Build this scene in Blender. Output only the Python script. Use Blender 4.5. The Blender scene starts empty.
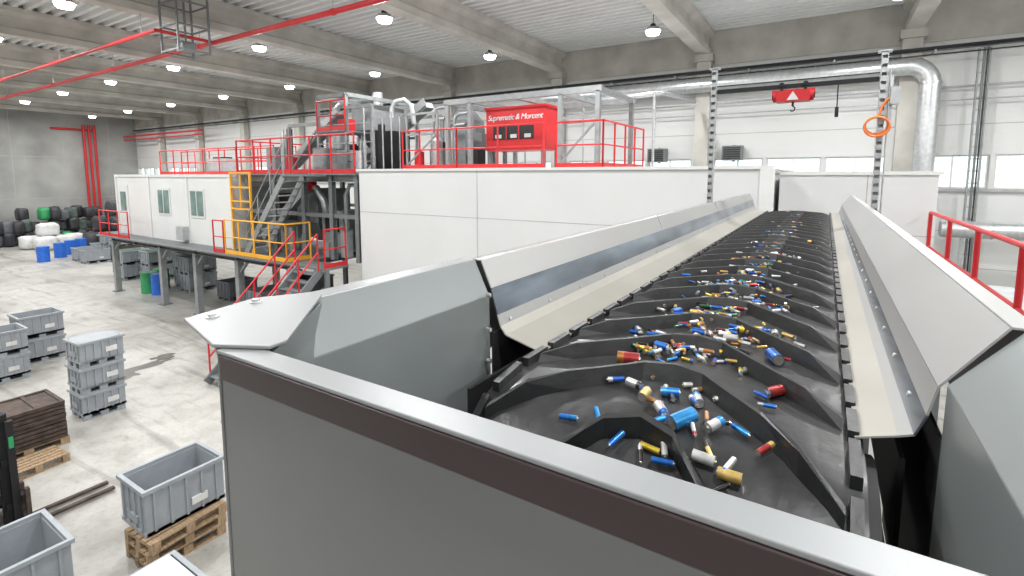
import bpy, math, random
from mathutils import Vector, Matrix, noise
random.seed(7)
S = bpy.context.scene
try:
    S.view_settings.view_transform = 'Standard'
except Exception:
    pass

# ------------------------------------------------------------------ materials
MATS = {}
def mat(name, col, rough=0.5, metal=0.0, nscale=6.0, namt=0.12, bump=0.0, emit=0.0, stretch=(1,1,1)):
    if name in MATS: return MATS[name]
    m = bpy.data.materials.new(name); m.use_nodes = True
    nt = m.node_tree; b = nt.nodes['Principled BSDF']
    b.inputs['Roughness'].default_value = rough
    b.inputs['Metallic'].default_value = metal
    tc = nt.nodes.new('ShaderNodeTexCoord'); mp = nt.nodes.new('ShaderNodeMapping')
    mp.inputs['Scale'].default_value = stretch
    nt.links.new(tc.outputs['Object'], mp.inputs['Vector'])
    n = nt.nodes.new('ShaderNodeTexNoise'); n.inputs['Scale'].default_value = nscale
    n.inputs['Detail'].default_value = 5
    nt.links.new(mp.outputs['Vector'], n.inputs['Vector'])
    r = nt.nodes.new('ShaderNodeValToRGB')
    r.color_ramp.elements[0].position = 0.3; r.color_ramp.elements[1].position = 0.7
    r.color_ramp.elements[0].color = tuple(max(0, c*(1-namt)) for c in col)+(1,)
    r.color_ramp.elements[1].color = tuple(min(1, c*(1+namt)) for c in col)+(1,)
    nt.links.new(n.outputs['Fac'], r.inputs['Fac'])
    nt.links.new(r.outputs['Color'], b.inputs['Base Color'])
    if bump > 0:
        bp = nt.nodes.new('ShaderNodeBump'); bp.inputs['Strength'].default_value = bump
        bp.inputs['Distance'].default_value = 0.02
        nt.links.new(n.outputs['Fac'], bp.inputs['Height'])
        nt.links.new(bp.outputs['Normal'], b.inputs['Normal'])
    if emit > 0:
        b.inputs['Emission Color'].default_value = tuple(col)+(1,)
        b.inputs['Emission Strength'].default_value = emit
    MATS[name] = m
    return m

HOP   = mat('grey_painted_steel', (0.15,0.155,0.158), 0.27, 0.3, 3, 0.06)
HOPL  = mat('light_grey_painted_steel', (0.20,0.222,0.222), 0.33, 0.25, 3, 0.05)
RIM   = mat('rim_grey_steel', (0.235,0.245,0.25), 0.38, 0.2, 3, 0.05)
MAROON_REFL= mat('lip_painted_reflection', (0.040,0.028,0.029), 0.3, 0.2, 3, 0.1)  # dark maroon reflection painted as the base colour of the hopper lip
GUARD = mat('guard_sheet', (0.34,0.34,0.335), 0.36, 0.25, 2, 0.06, stretch=(1,0.2,1))
APRON = mat('apron_sheet', (0.34,0.325,0.29), 0.45, 0.1, 3, 0.07)
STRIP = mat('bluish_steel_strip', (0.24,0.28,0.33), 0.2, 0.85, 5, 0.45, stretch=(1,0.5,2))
GALV  = mat('galvanised_steel', (0.48,0.50,0.51), 0.38, 0.7, 14, 0.15)
BOLT  = mat('zinc_bolt', (0.6,0.6,0.6), 0.3, 0.8)
RUB   = mat('black_rubber', (0.013,0.0135,0.014), 0.42, 0, 20, 0.3, 0.15)
RUBW  = mat('worn_belt_rubber', (0.027,0.027,0.028), 0.33, 0, 9, 0.6, 0.25)
DARK  = mat('dark_steel', (0.018,0.018,0.02), 0.6, 0.3)
STEEL = mat('plant_grey_steel', (0.17,0.185,0.19), 0.5, 0.2)
STEELM= mat('plant_mid_steel', (0.27,0.285,0.29), 0.5, 0.2)
STEELL= mat('plant_light_steel', (0.42,0.44,0.45), 0.5, 0.2)
RED   = mat('red_paint', (0.55,0.015,0.02), 0.4, 0, 3, 0.08)
ORANGE= mat('orange_yellow_paint', (0.82,0.40,0.03), 0.45, 0, 3, 0.08)
WHITE = mat('white_panel', (0.66,0.67,0.67), 0.4, 0, 0.7, 0.03)
CABIN = mat('cabin_white', (0.68,0.69,0.68), 0.5, 0, 1.0, 0.04)
TRIM  = mat('panel_joint', (0.40,0.40,0.40), 0.5)
WALLP = mat('wall_panel', (0.66,0.665,0.655), 0.55, 0, 0.5, 0.04)
CONC  = mat('precast_concrete', (0.50,0.485,0.445), 0.8, 0, 1.2, 0.18, 0.1)
CONCW = mat('concrete_wall', (0.33,0.33,0.315), 0.85, 0, 0.5, 0.22, 0.1)
ROOF  = mat('roof_sheet', (0.72,0.73,0.73), 0.5, 0.1, 1.0, 0.05)
BIN   = mat('grey_plastic', (0.29,0.315,0.34), 0.5, 0, 4, 0.08)
BIND  = mat('dark_grey_plastic', (0.10,0.11,0.12), 0.5, 0, 4, 0.12)
WOOD  = mat('pallet_wood', (0.33,0.23,0.14), 0.8, 0, 8, 0.35, 0.1, stretch=(1,6,1))
RUST  = mat('brown_rusty_steel', (0.075,0.052,0.042), 0.75, 0.2, 8, 0.45)
BLACK = mat('black_plastic', (0.015,0.015,0.017), 0.45)
BLUEP = mat('blue_plastic', (0.02,0.13,0.55), 0.4)
GREEN = mat('green_plastic', (0.03,0.28,0.10), 0.5)
BAGW  = mat('white_bag', (0.62,0.62,0.61), 0.8, 0, 5, 0.12, 0.3)
BAGK  = mat('black_bag', (0.03,0.03,0.035), 0.45, 0, 5, 0.4, 0.4)
BAGG  = mat('green_grey_bag', (0.09,0.12,0.105), 0.7, 0, 2, 0.6, 0.3)
WIN   = mat('cabin_window_glass', (0.22,0.32,0.30), 0.1, 0.3, 2, 0.3)
HOSE  = mat('orange_hose', (0.75,0.18,0.03), 0.4)
LENS  = mat('lamp_lens', (1,1,1), 0.4, 0, 1, 0, emit=22)
DUCT  = mat('spiral_duct', (0.58,0.60,0.61), 0.33, 0.75, 10, 0.12)

def glass():
    m = bpy.data.materials.new('window_glass'); m.use_nodes=True
    nt=m.node_tree; nt.nodes.clear()
    o=nt.nodes.new('ShaderNodeOutputMaterial'); t=nt.nodes.new('ShaderNodeBsdfTransparent')
    g=nt.nodes.new('ShaderNodeBsdfGlossy'); g.inputs['Roughness'].default_value=0.05
    mx=nt.nodes.new('ShaderNodeMixShader'); mx.inputs[0].default_value=0.08
    t.inputs[0].default_value=(0.95,0.98,0.97,1)
    nt.links.new(t.outputs[0],mx.inputs[1]); nt.links.new(g.outputs[0],mx.inputs[2]); nt.links.new(mx.outputs[0],o.inputs[0])
    return m
GLASS = glass()

def floor_mat():
    m = bpy.data.materials.new('concrete_floor'); m.use_nodes=True
    nt=m.node_tree; b=nt.nodes['Principled BSDF']
    tc=nt.nodes.new('ShaderNodeTexCoord')
    def N(sc,det,dist=0,st=None):
        n=nt.nodes.new('ShaderNodeTexNoise'); n.inputs['Scale'].default_value=sc; n.inputs['Detail'].default_value=det
        n.inputs['Distortion'].default_value=dist
        if st:
            mp=nt.nodes.new('ShaderNodeMapping'); mp.inputs['Scale'].default_value=st; mp.inputs['Rotation'].default_value=(0,0,.3)
            nt.links.new(tc.outputs['Object'],mp.inputs['Vector']); nt.links.new(mp.outputs['Vector'],n.inputs['Vector'])
        else: nt.links.new(tc.outputs['Object'],n.inputs['Vector'])
        return n
    def RP(n,p0,c0,p1,c1):
        r=nt.nodes.new('ShaderNodeValToRGB')
        r.color_ramp.elements[0].position=p0; r.color_ramp.elements[0].color=c0+(1,)
        r.color_ramp.elements[1].position=p1; r.color_ramp.elements[1].color=c1+(1,)
        nt.links.new(n.outputs['Fac'],r.inputs['Fac']); return r
    def MUL(a,c,f):
        mx=nt.nodes.new('ShaderNodeMix'); mx.data_type='RGBA'; mx.blend_type='MULTIPLY'; mx.inputs[0].default_value=f
        nt.links.new(a,mx.inputs[6]); nt.links.new(c,mx.inputs[7]); return mx.outputs[2]
    r=RP(N(0.30,6,0.8),.34,(0.30,0.29,0.265),.62,(0.445,0.435,0.405))
    r2=RP(N(2.6,10,0.3),.36,(0.66,0.65,0.63),.56,(1,1,1))
    r3=RP(N(0.8,9,1.6,(.35,2.2,1)),.33,(0.52,0.51,0.49),.46,(1,1,1))
    r4=RP(N(14,4,0.2),.30,(0.7,0.7,0.68),.5,(1,1,1))
    o=MUL(r.outputs['Color'],r2.outputs['Color'],.5); o=MUL(o,r3.outputs['Color'],.7); o=MUL(o,r4.outputs['Color'],.5)
    nt.links.new(o,b.inputs['Base Color'])
    b.inputs['Roughness'].default_value=0.40
    return m
FLOOR = floor_mat()

# ------------------------------------------------------------------ mesh builder
class B:
    def __init__(s, name): s.n=name; s.v=[]; s.f=[]; s.fm=[]; s.sm=[]; s.mats=[]
    def mi(s,m):
        if m not in s.mats: s.mats.append(m)
        return s.mats.index(m)
    def add(s, vs, fs, m, smooth=False):
        o=len(s.v); s.v += [tuple(v) for v in vs]; k=s.mi(m)
        for f in fs:
            s.f.append([i+o for i in f]); s.fm.append(k); s.sm.append(smooth)
    def bx(s,x0,x1,y0,y1,z0,z1,m):
        vs=[(x,y,z) for x in (x0,x1) for y in (y0,y1) for z in (z0,z1)]
        s.add(vs,[(0,1,3,2),(4,6,7,5),(0,4,5,1),(2,3,7,6),(0,2,6,4),(1,5,7,3)],m)
    def box(s,c,d,m,R=None):
        vs=[Vector((x*d[0]/2,y*d[1]/2,z*d[2]/2)) for x in (-1,1) for y in (-1,1) for z in (-1,1)]
        if R is not None: vs=[R@v for v in vs]
        vs=[v+Vector(c) for v in vs]
        s.add(vs,[(0,1,3,2),(4,6,7,5),(0,4,5,1),(2,3,7,6),(0,2,6,4),(1,5,7,3)],m)
    def frame(s,p,q):
        d=(Vector(q)-Vector(p)); L=d.length; d=d.normalized() if L>0 else Vector((0,0,1))
        up=Vector((0,0,1)) if abs(d.z)<0.95 else Vector((0,1,0))
        a=d.cross(up).normalized(); b=a.cross(d).normalized()
        return d,a,b,L
    def beam(s,p,q,w,h,m):
        d,a,b,L=s.frame(p,q); p=Vector(p); q=Vector(q)
        vs=[]
        for e in (p,q):
            for sa,sb in ((-1,-1),(1,-1),(1,1),(-1,1)):
                vs.append(e+a*sa*w/2+b*sb*h/2)
        s.add(vs,[(0,1,2,3),(7,6,5,4),(0,4,5,1),(1,5,6,2),(2,6,7,3),(3,7,4,0)],m)
    def ibeam(s,p,q,w,h,m,t=0.02):
        d,a,b,L=s.frame(p,q); p=Vector(p); q=Vector(q)
        s.beam(p+b*(h/2-t/2),q+b*(h/2-t/2),w,t,m); s.beam(p-b*(h/2-t/2),q-b*(h/2-t/2),w,t,m)
        s.beam(p,q,t,h-2*t,m)
    def cyl(s,p,q,r,m,seg=12,r2=None,smooth=True,caps=True):
        if r2 is None: r2=r
        d,a,b,L=s.frame(p,q); p=Vector(p); q=Vector(q); vs=[]
        for e,rr in ((p,r),(q,r2)):
            for i in range(seg):
                t=2*math.pi*i/seg; vs.append(e+(a*math.cos(t)+b*math.sin(t))*rr)
        s.add(vs,[(i,(i+1)%seg,seg+(i+1)%seg,seg+i) for i in range(seg)],m,smooth)
        if caps:
            s.add(vs[:seg],[list(range(seg))[::-1]],m); s.add(vs[seg:],[list(range(seg))],m)
    def tube(s,path,r,m,seg=10,closed=False):
        P=[Vector(p) for p in path]; n=len(P); rings=[]
        prev=None
        for i in range(n):
            if closed: t=(P[(i+1)%n]-P[i-1]).normalized()
            else: t=(P[min(i+1,n-1)]-P[max(i-1,0)]).normalized()
            if prev is None:
                up=Vector((0,0,1)) if abs(t.z)<0.9 else Vector((1,0,0))
                a=t.cross(up).normalized()
            else:
                a=(prev-t*prev.dot(t)).normalized()
            prev=a; b=t.cross(a)
            rings.append([P[i]+(a*math.cos(2*math.pi*k/seg)+b*math.sin(2*math.pi*k/seg))*r for k in range(seg)])
        vs=[v for rg in rings for v in rg]; fs=[]
        for i in range(n if closed else n-1):
            j=(i+1)%n
            for k in range(seg): fs.append((i*seg+k,i*seg+(k+1)%seg,j*seg+(k+1)%seg,j*seg+k))
        s.add(vs,fs,m,True)
    def prism(s,pts,vec,m):
        n=len(pts); vec=Vector(vec); vs=[Vector(p) for p in pts]+[Vector(p)+vec for p in pts]
        fs=[list(range(n))[::-1],[n+i for i in range(n)]]+[(i,(i+1)%n,n+(i+1)%n,n+i) for i in range(n)]
        s.add(vs,fs,m)
    def funnel(s,c,w1,d1,w2,d2,h,m):
        x,y,z=c; vs=[]
        for (w,d,zz) in ((w1,d1,z),(w2,d2,z+h)):
            for sx,sy in ((-1,-1),(1,-1),(1,1),(-1,1)): vs.append((x+sx*w/2,y+sy*d/2,zz))
        s.add(vs,[(3,2,1,0),(4,5,6,7),(0,1,5,4),(1,2,6,5),(2,3,7,6),(3,0,4,7)],m)
    def sack(s,c,d,m,seed=0,e=0.45,nz=0.08):
        vs=[];fs=[];U=14;V=9
        def sg(x,p): return math.copysign(abs(x)**p,x)
        for j in range(V+1):
            ph=-math.pi/2+math.pi*j/V
            for i in range(U):
                th=2*math.pi*i/U
                p=Vector((sg(math.cos(ph),e)*sg(math.cos(th),e),sg(math.cos(ph),e)*sg(math.sin(th),e),sg(math.sin(ph),e)))
                k=1+nz*noise.noise(p*2.2+Vector((seed*3.1,seed,0)))*2
                vs.append((c[0]+p.x*d[0]/2*k,c[1]+p.y*d[1]/2*k,c[2]+p.z*d[2]/2*(k if p.z>-0.5 else 1)))
        for j in range(V):
            for i in range(U): fs.append((j*U+i,j*U+(i+1)%U,(j+1)*U+(i+1)%U,(j+1)*U+i))
        s.add(vs,fs,m,True)
    def done(s,bevel=0,parent=None):
        xs=[v[0] for v in s.v]; ys=[v[1] for v in s.v]; zs=[v[2] for v in s.v]
        o=((min(xs)+max(xs))/2,(min(ys)+max(ys))/2,min(zs))
        me=bpy.data.meshes.new(s.n)
        me.from_pydata([(v[0]-o[0],v[1]-o[1],v[2]-o[2]) for v in s.v],[],s.f)
        for m in s.mats: me.materials.append(m)
        for p,k,sm in zip(me.polygons,s.fm,s.sm): p.material_index=k; p.use_smooth=sm
        me.update()
        ob=bpy.data.objects.new(s.n,me); ob.location=o
        S.collection.objects.link(ob)
        if bevel>0:
            md=ob.modifiers.new('bevel','BEVEL'); md.width=bevel; md.segments=2; md.limit_method='ANGLE'
        if parent: ob.parent=parent
        return ob

def rail(b,pts,h,m,sp=1.3,toe=True,r=0.025,mids=(0.5,)):
    for i in range(len(pts)-1):
        p=Vector(pts[i]); q=Vector(pts[i+1]); L=(q-p).length; n=max(1,round(L/sp))
        for k in range(n+1):
            a=p+(q-p)*k/n; b.cyl(a,a+Vector((0,0,h)),r,m,8)
        b.cyl(p+Vector((0,0,h)),q+Vector((0,0,h)),r,m,8)
        for f in mids: b.cyl(p+Vector((0,0,h*f)),q+Vector((0,0,h*f)),r*0.8,m,8)
        if toe: b.beam(p+Vector((0,0,0.07)),q+Vector((0,0,0.07)),0.012,0.12,m)

# ------------------------------------------------------------------ room shell
XL,XR,YF,YN = -51.0, 9.0, 20.0, -8.0
b=B('floor'); b.bx(XL,XR,YN,YF,-0.2,0,FLOOR); b.done()
BX=[2-6*k for k in range(-1,9)]  # portal frame axes 8,2,-4,...
b=B('wall_far')
b.bx(XL,XR,YF,YF+.3,0,4.6,WALLP); b.bx(XL,XR,YF,YF+.3,5.6,10.6,WALLP)
wins=[]
for k,xc in enumerate(BX):
    for j in range(3):
        x1=xc-0.40-j*1.77; wins.append((k,x1-1.66,x1))
prev=XR
for k,x0,x1 in wins:
    b.bx(x1,prev,YF,YF+.3,4.6,5.6,WALLP); prev=x0
b.bx(XL,prev,YF,YF+.3,4.6,5.6,WALLP)
for z in (1.1,2.2,3.3,6.5,7.6):
    b.bx(XL,XR,YF-.006,YF,z-.012,z+.012,TRIM)
b.bx(XL,XR,YF-.06,YF,9.0,10.3,CONC)
b.bx(XL,XR,YF-.09,YF,4.5,4.6,TRIM)
b.done()
for k in range(len(BX)):
    w=B('window_%d'%(k+1))
    for kk,x0,x1 in wins:
        if kk!=k: continue
        w.bx(x0+.05,x1-.05,YF+.12,YF+.13,4.65,5.55,GLASS)
        for (a,c,z0,z1) in ((x0,x0+.05,4.6,5.6),(x1-.05,x1,4.6,5.6),(x0+.05,x1-.05,4.6,4.65),(x0+.05,x1-.05,5.55,5.6),((x0+x1)/2-.02,(x0+x1)/2+.02,4.65,5.55)):
            w.bx(a,c,YF+.05,YF+.17,z0,z1,WALLP)
    w.done()
b=B('wall_end'); b.bx(XL-.3,XL,YN,YF,0,10.6,CONCW)
for y in range(-6,20,3): b.bx(XL,XL+.01,y-.015,y+.015,0,10.3,TRIM)
for z in (3.2,6.4): b.bx(XL,XL+.01,YN,YF,z-.015,z+.015,TRIM)
b.done()
b=B('wall_near'); b.bx(XL,XR,YN-.3,YN,0,10.6,CONCW)
for x in range(-48,9,6): b.bx(x-.25,x+.25,YN,YN+.4,0,9.3,CONC)
b.done()
b=B('wall_right'); b.bx(XR,XR+.3,YN,YF,0,10.6,WALLP)
for z in (2.2,4.4,6.6): b.bx(XR-.01,XR,YN,YF,z-.012,z+.012,TRIM)
b.done()
b=B('ceiling')
P=[]; y=YN
while y<YF:
    P += [(y,10.32),(y+.14,10.32),(y+.18,10.2),(y+.30,10.2)]; y+=.34
vs=[];fs=[]
for (yy,z) in P: vs += [(XL,yy,z),(XR,yy,z)]
for i in range(len(P)-1): fs.append((2*i,2*i+1,2*i+3,2*i+2))
b.add(vs,fs,ROOF)
b.bx(XL,XR,YN,YF,10.4,10.6,ROOF); b.done()
for i,xc in enumerate(BX):
    b=B('roof_girder_%d'%(i+1))   # precast roof girder with column
    pr=[(-.22,9.35),(.22,9.35),(.22,9.55),(.1,9.62),(.1,9.95),(.28,10.05),(.28,10.2),(-.28,10.2),(-.28,10.05),(-.1,9.95),(-.1,9.62),(-.22,9.55)]
    b.prism([(xc+p[0],YN,p[1]) for p in pr],(0,YF-YN-.1,0),CONC)
    b.bx(xc-.25,xc+.25,YF-.4,YF-.06,0,9.35,CONC)
    b.bx(xc-.32,xc+.32,YF-.55,YF-.06,9.1,9.35,CONC)
    b.done()

# ------------------------------------------------------------------ lamps
lb=B('highbay_lamp')
lb.cyl((0,0,9.35),(0,0,9.45),.23,GALV,20,r2=.18); lb.cyl((0,0,9.45),(0,0,9.56),.10,DARK,12,r2=.07); lb.cyl((0,0,9.56),(0,0,10.18),.012,DARK,6)
lb.cyl((0,0,9.24),(0,0,9.35),.17,LENS,20,r2=.225)
first=lb.done(); fo=first.location.copy()
n=0
for yy in (15.6,10.4,5.2,0.0,-5.0):
    for k in range(-1,9):
        xx=2-6*k-0.7
        if n==0: ob=first
        else:
            ob=bpy.data.objects.new('highbay_lamp',first.data); S.collection.objects.link(ob)
        n+=1
        ob.location=(xx,yy,fo.z)
        L=bpy.data.lights.new('lamp_light','AREA'); L.shape='DISK'; L.size=.4; L.energy=215; L.color=(1,1,0.995)
        lo=bpy.data.objects.new('lamp_light',L); S.collection.objects.link(lo); lo.parent=ob
        lo.location=(0,0,-0.03)

# ------------------------------------------------------------------ hopper
XC=-.315; ZT=4.73
b=B('feed_hopper')
XFL=-.788; XFR=.31
b.bx(XFL,XFR,.400,.408,3.7,ZT-.006,HOP)
b.bx(XFL,XFR+.03,.395,.437,ZT-.006,ZT,RIM)
b.bx(XFL+.01,XFR,.3925,.3995,ZT-.045,ZT-.0065,MAROON_REFL)  # folded lip under the rim, its maroon reflection painted on evenly
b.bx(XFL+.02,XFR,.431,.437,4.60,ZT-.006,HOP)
b.bx(XFL-.006,XFL,.398,.50,3.7,ZT-.006,HOP)
b.bx(XFR,XFR+.006,.398,.50,3.7,ZT-.006,HOP)
pl=[(-.99,.442),(-.80,.395),(-.715,.437),(-.72,.47),(-.935,.70),(-.97,.71),(-1.03,.60)]
for sgn in (1,-1):
    def X(x): return x if sgn==1 else 2*XC-x+.14
    pts=[(X(p[0]),p[1],ZT+.001) for p in pl]
    if sgn==-1: pts=pts[::-1]
    b.prism(pts,(0,0,.006),RIM)
    for (px,py) in ((-.955,.475),(-.99,.58)):
        b.cyl((X(px),py,ZT+.007),(X(px),py,ZT+.014),.008,BOLT,6)
        b.cyl((X(px),py,ZT+.007),(X(px),py,ZT+.009),.012,BOLT,12)
def sidewall(prof,y0,y1,m,t):
    for i in range(len(prof)-1):
        (xa,za),(xb,zb)=prof[i],prof[i+1]
        b.prism([(xa,y0,za),(xb,y0,zb),(xb+t,y0,zb),(xa+t,y0,za)],(0,y1-y0,0),m)
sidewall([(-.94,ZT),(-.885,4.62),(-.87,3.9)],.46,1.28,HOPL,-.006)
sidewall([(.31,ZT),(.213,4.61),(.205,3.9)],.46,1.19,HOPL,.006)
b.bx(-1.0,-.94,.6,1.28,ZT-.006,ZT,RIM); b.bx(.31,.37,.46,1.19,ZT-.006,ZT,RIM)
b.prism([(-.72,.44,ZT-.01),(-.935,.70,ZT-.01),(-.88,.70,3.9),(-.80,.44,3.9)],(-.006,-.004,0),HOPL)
b.bx(-.87,.205,.41,.416,3.2,3.9,DARK); b.bx(-.87,.205,1.90,1.906,3.2,3.8,DARK)
b.bx(-.876,-.87,.41,1.906,3.2,3.9,DARK); b.bx(.205,.211,.41,1.906,3.2,3.9,DARK)
b.bx(-.87,.205,.41,1.90,3.2,3.21,DARK)
b.bx(-.878,-.872,1.282,1.9,3.9,4.50,DARK); b.bx(.212,.218,1.192,1.9,3.9,4.50,DARK)
b.bx(-.97,-.872,1.9,1.906,3.9,4.50,DARK)
for z in (4.665,4.60):
    b.cyl((XFL-.025,.415,z),(XFL-.006,.415,z),.009,BOLT,6); b.cyl((XFL-.010,.415,z),(XFL-.006,.415,z),.014,BOLT,12)
for z in (4.63,4.52,4.42):
    b.cyl((-.874,1.25,z),(-.858,1.25,z),.007,BOLT,6)
for x in (-.80,.14):
    for y in (.45,1.85):
        b.bx(x,x+.06,y-.03,y+.03,0,3.2,HOP)
        b.bx(x-.05,x+.11,y-.08,y+.08,0,.015,HOP)
b.bx(-.80,.20,.42,.48,1.5,1.56,HOP)
b.done(bevel=.0015)

# ------------------------------------------------------------------ conveyor
R=.30; YT=1.15; YH=8.3; ZC=4.15
LT=YH-YT
def surf(s):
    if s<0: s=0
    if s<=LT: return Vector((0,YH-s,ZC+R)),Vector((0,0,1)),Vector((0,-1,0))
    f=(s-LT)/R
    nrm=Vector((0,-math.sin(f),math.cos(f)))
    return Vector((0,YT,ZC))+nrm*R, nrm, Vector((0,-math.cos(f),-math.sin(f)))
cb=B('belt_conveyor')
loop=[]
for i in range(0,13): a=math.pi*i/12; loop.append((YT-math.sin(a)*R,ZC+math.cos(a)*R))
for i in range(0,13): a=math.pi*i/12; loop.append((YH+math.sin(a)*R,ZC-math.cos(a)*R))
vs=[];fs=[];n=len(loop)
x0,x1=-.725,.095
for (y,z) in loop: vs += [(x0,y,z),(x1,y,z)]
for i in range(n): j=(i+1)%n; fs.append((2*i,2*i+1,2*j+1,2*j))
cb.add(vs,fs,RUBW,True)
vs=[]
for (y,z) in loop:
    cy=YT if y<YT else (YH if y>YH else y); d=Vector((0,y-cy,z-ZC)).normalized()*(-.012)
    vs += [(x0,y+d.y,z+d.z),(x1,y+d.y,z+d.z)]
cb.add(vs,fs,RUB,True)
# chevron cleats: short straight centre, straight arms swept back towards the tail drum
def cleat(s0,h=.044,t=.028):
    knots=[-1,-.8,-.6,-.42,-.28,-.2,0,.2,.28,.42,.6,.8,1]; rows=[]; N=len(knots)-1
    for i,kx in enumerate(knots):
        x=XC+kx*.375; u=abs(kx)
        s=s0+max(0,u-.22)*.40+.04*min(1,u/.3)
        p,nr,tg=surf(s); p=p+Vector((x,0,0))
        hh=h*(1 if 0<i<N else .5)
        rows.append([p-tg*t*.9, p-tg*t*.3+nr*hh, p+tg*t*.3+nr*hh, p+tg*t*.9])
    vs=[v for r in rows for v in r]; fs=[]
    for i in range(N):
        for k in range(3): fs.append((4*i+k,4*i+k+1,4*i+4+k+1,4*i+4+k))
    fs.append((0,3,2,1)); fs.append((4*N,4*N+1,4*N+2,4*N+3))
    cb.add(vs,fs,RUB)
s=0.12
while s<LT+.75:
    cleat(s); s+=.285
s=0.0
while s<LT+.5:
    for sx in (-1,1):
        xx=XC+sx*.392
        p,nr,tg=surf(s); p=p+Vector((xx,0,0))
        p2,nr2,tg2=surf(s+.12); p2=p2+Vector((xx,0,0))
        cb.prism([p-Vector((.010,0,0)),p+Vector((.010,0,0)),p+Vector((.010,0,0))+nr*.025,p-Vector((.010,0,0))+nr*.025],p2-p,RUB)
    s+=.155
for yy in (YT,YH):
    cb.cyl((x0-.02,yy,ZC),(x1+.02,yy,ZC),R-.02,DARK,28); cb.cyl((x0-.1,yy,ZC),(x1+.1,yy,ZC),.04,DARK,12)
for xx in (-.80,.17):
    cb.beam((xx,1.92,4.30),(xx,8.6,4.30),.04,.22,HOP)
    for yy in (2.6,5.4,8.2):
        cb.beam((xx,yy,0),(xx,yy,4.19),.1,.1,HOP); cb.bx(xx-.1,xx+.1,yy-.1,yy+.1,0,.02,HOP)
    for yy in (2.6,5.4):
        cb.beam((xx,yy,.3),(xx,yy+2.8,3.8),.05,.05,HOP)
for yy in (2.6,5.4,8.2):
    cb.beam((-.8,yy,3.6),(.17,yy,3.6),.06,.08,HOP); cb.beam((-.8,yy,1.5),(.17,yy,1.5),.06,.08,HOP)
def guard(prof,y0,y1):
    for i,(a,c,m) in enumerate(prof):
        t=.004
        dx,dz=c[0]-a[0],c[1]-a[1]; L=math.hypot(dx,dz); nx,nz=-dz/L*t,dx/L*t
        cb.prism([(a[0],y0,a[1]),(c[0],y0,c[1]),(c[0]+nx,y0,c[1]+nz),(a[0]+nx,y0,a[1]+nz)],(0,y1-y0,0),m)
gl=[((-.705,4.462),(-.835,4.495),APRON),((-.835,4.495),(-.855,4.52),APRON),((-.855,4.52),(-.866,4.555),GUARD),((-.866,4.555),(-.890,4.64),STRIP),((-.890,4.64),(-.930,4.728),GUARD),((-.930,4.728),(-.965,4.728),GUARD),((-.965,4.728),(-.965,4.40),GUARD)]
guard(gl,1.30,8.1)
gr=[((.080,4.462),(.150,4.485),APRON),((.150,4.485),(.175,4.495),GUARD),((.175,4.495),(.192,4.54),STRIP),((.192,4.54),(.205,4.60),GUARD),((.205,4.60),(.295,4.728),GUARD),((.295,4.728),(.335,4.728),GUARD),((.335,4.728),(.335,4.40),GUARD)]
guard(gr,1.20,8.1)
y=1.36
while y<8:
    cb.cyl((-.862,y,4.530),(-.854,y,4.533),.006,BOLT,8)
    cb.cyl((.186,y,4.52),(.178,y,4.522),.006,BOLT,8)
    y+=.28
for y in (3.3,5.3,7.3):
    cb.prism([(-.892,y,4.64),(-.932,y,4.733),(-.929,y,4.735),(-.888,y,4.642)],(0,.012,0),GALV)
    cb.prism([(.207,y,4.60),(.297,y,4.728),(.294,y,4.735),(.203,y,4.604)],(0,.012,0),GALV)
cb.bx(-.80,-.79,1.05,1.9,4.2,4.42,DARK); cb.bx(.16,.17,1.25,1.9,4.2,4.42,DARK)
cb.box((-.83,1.15,4.15),(.06,.16,.16),DARK); cb.box((.17,1.15,4.15),(.04,.16,.16),DARK)
conv=cb.done()

# ------------------------------------------------------------------ batteries
cols=[(.02,.10,.40),(.02,.10,.40),(.02,.14,.48),(.03,.22,.5),(.62,.45,.05),(.55,.55,.52),(.42,.17,.05),(.04,.14,.07),(.03,.03,.03),(.03,.03,.03),(.42,.42,.42),(.55,.36,.1),(.6,.6,.58),(.38,.20,.09),(.5,.5,.5),(.36,.04,.04),(.5,.5,.5),(.6,.42,.14)]
bm=[mat('battery_label_%d'%i,c,.3,.55,40,.25) for i,c in enumerate(cols)]
TIP=mat('battery_terminal',(.7,.68,.62),.25,.9)
bb=B('battery_pile')
def batt(x,y,sc,kind,zoff=0,ang=None,tilt=0):
    r,l={'AA':(.0078,.052),'C':(.0135,.052),'D':(.0175,.064),'AAA':(.0058,.046)}[kind]
    r*=sc; l*=sc
    s=YH-y; p,nr,tg=surf(s)
    c=p+nr*(r+zoff+.001)+Vector((x,0,0))
    a=random.uniform(0,math.pi*2) if ang is None else ang
    d=(Vector((1,0,0))*math.cos(a)+tg*math.sin(a)+nr*tilt).normalized()
    A=random.choice(bm); C=random.choice(bm) if random.random()<.6 else A
    q0=c-d*l/2; q1=c+d*l/2
    k=random.choice((.25,.3,.7))
    bb.cyl(q0,q0+d*l*k,r,A,10,caps=False); bb.cyl(q0+d*l*k,q1-d*l*.03,r,C,10,caps=False)
    bb.cyl(q1-d*l*.03,q1,r*.92,TIP,10); bb.cyl(q1,q1+d*l*.05,r*.35,TIP,6)
    bb.cyl(q0-d*l*.01,q0,r*.9,TIP,10)
kinds=['AA']*10+['AAA']*5+['C']
SC=.80
def drop(x,y,z=None,k=None,sc=SC):
    if -.64<x<.03 and .95<y<8.2:
        batt(x,y,sc,k or random.choice(kinds),zoff=random.choice((0,0,.01,.018)) if z is None else z)
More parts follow.
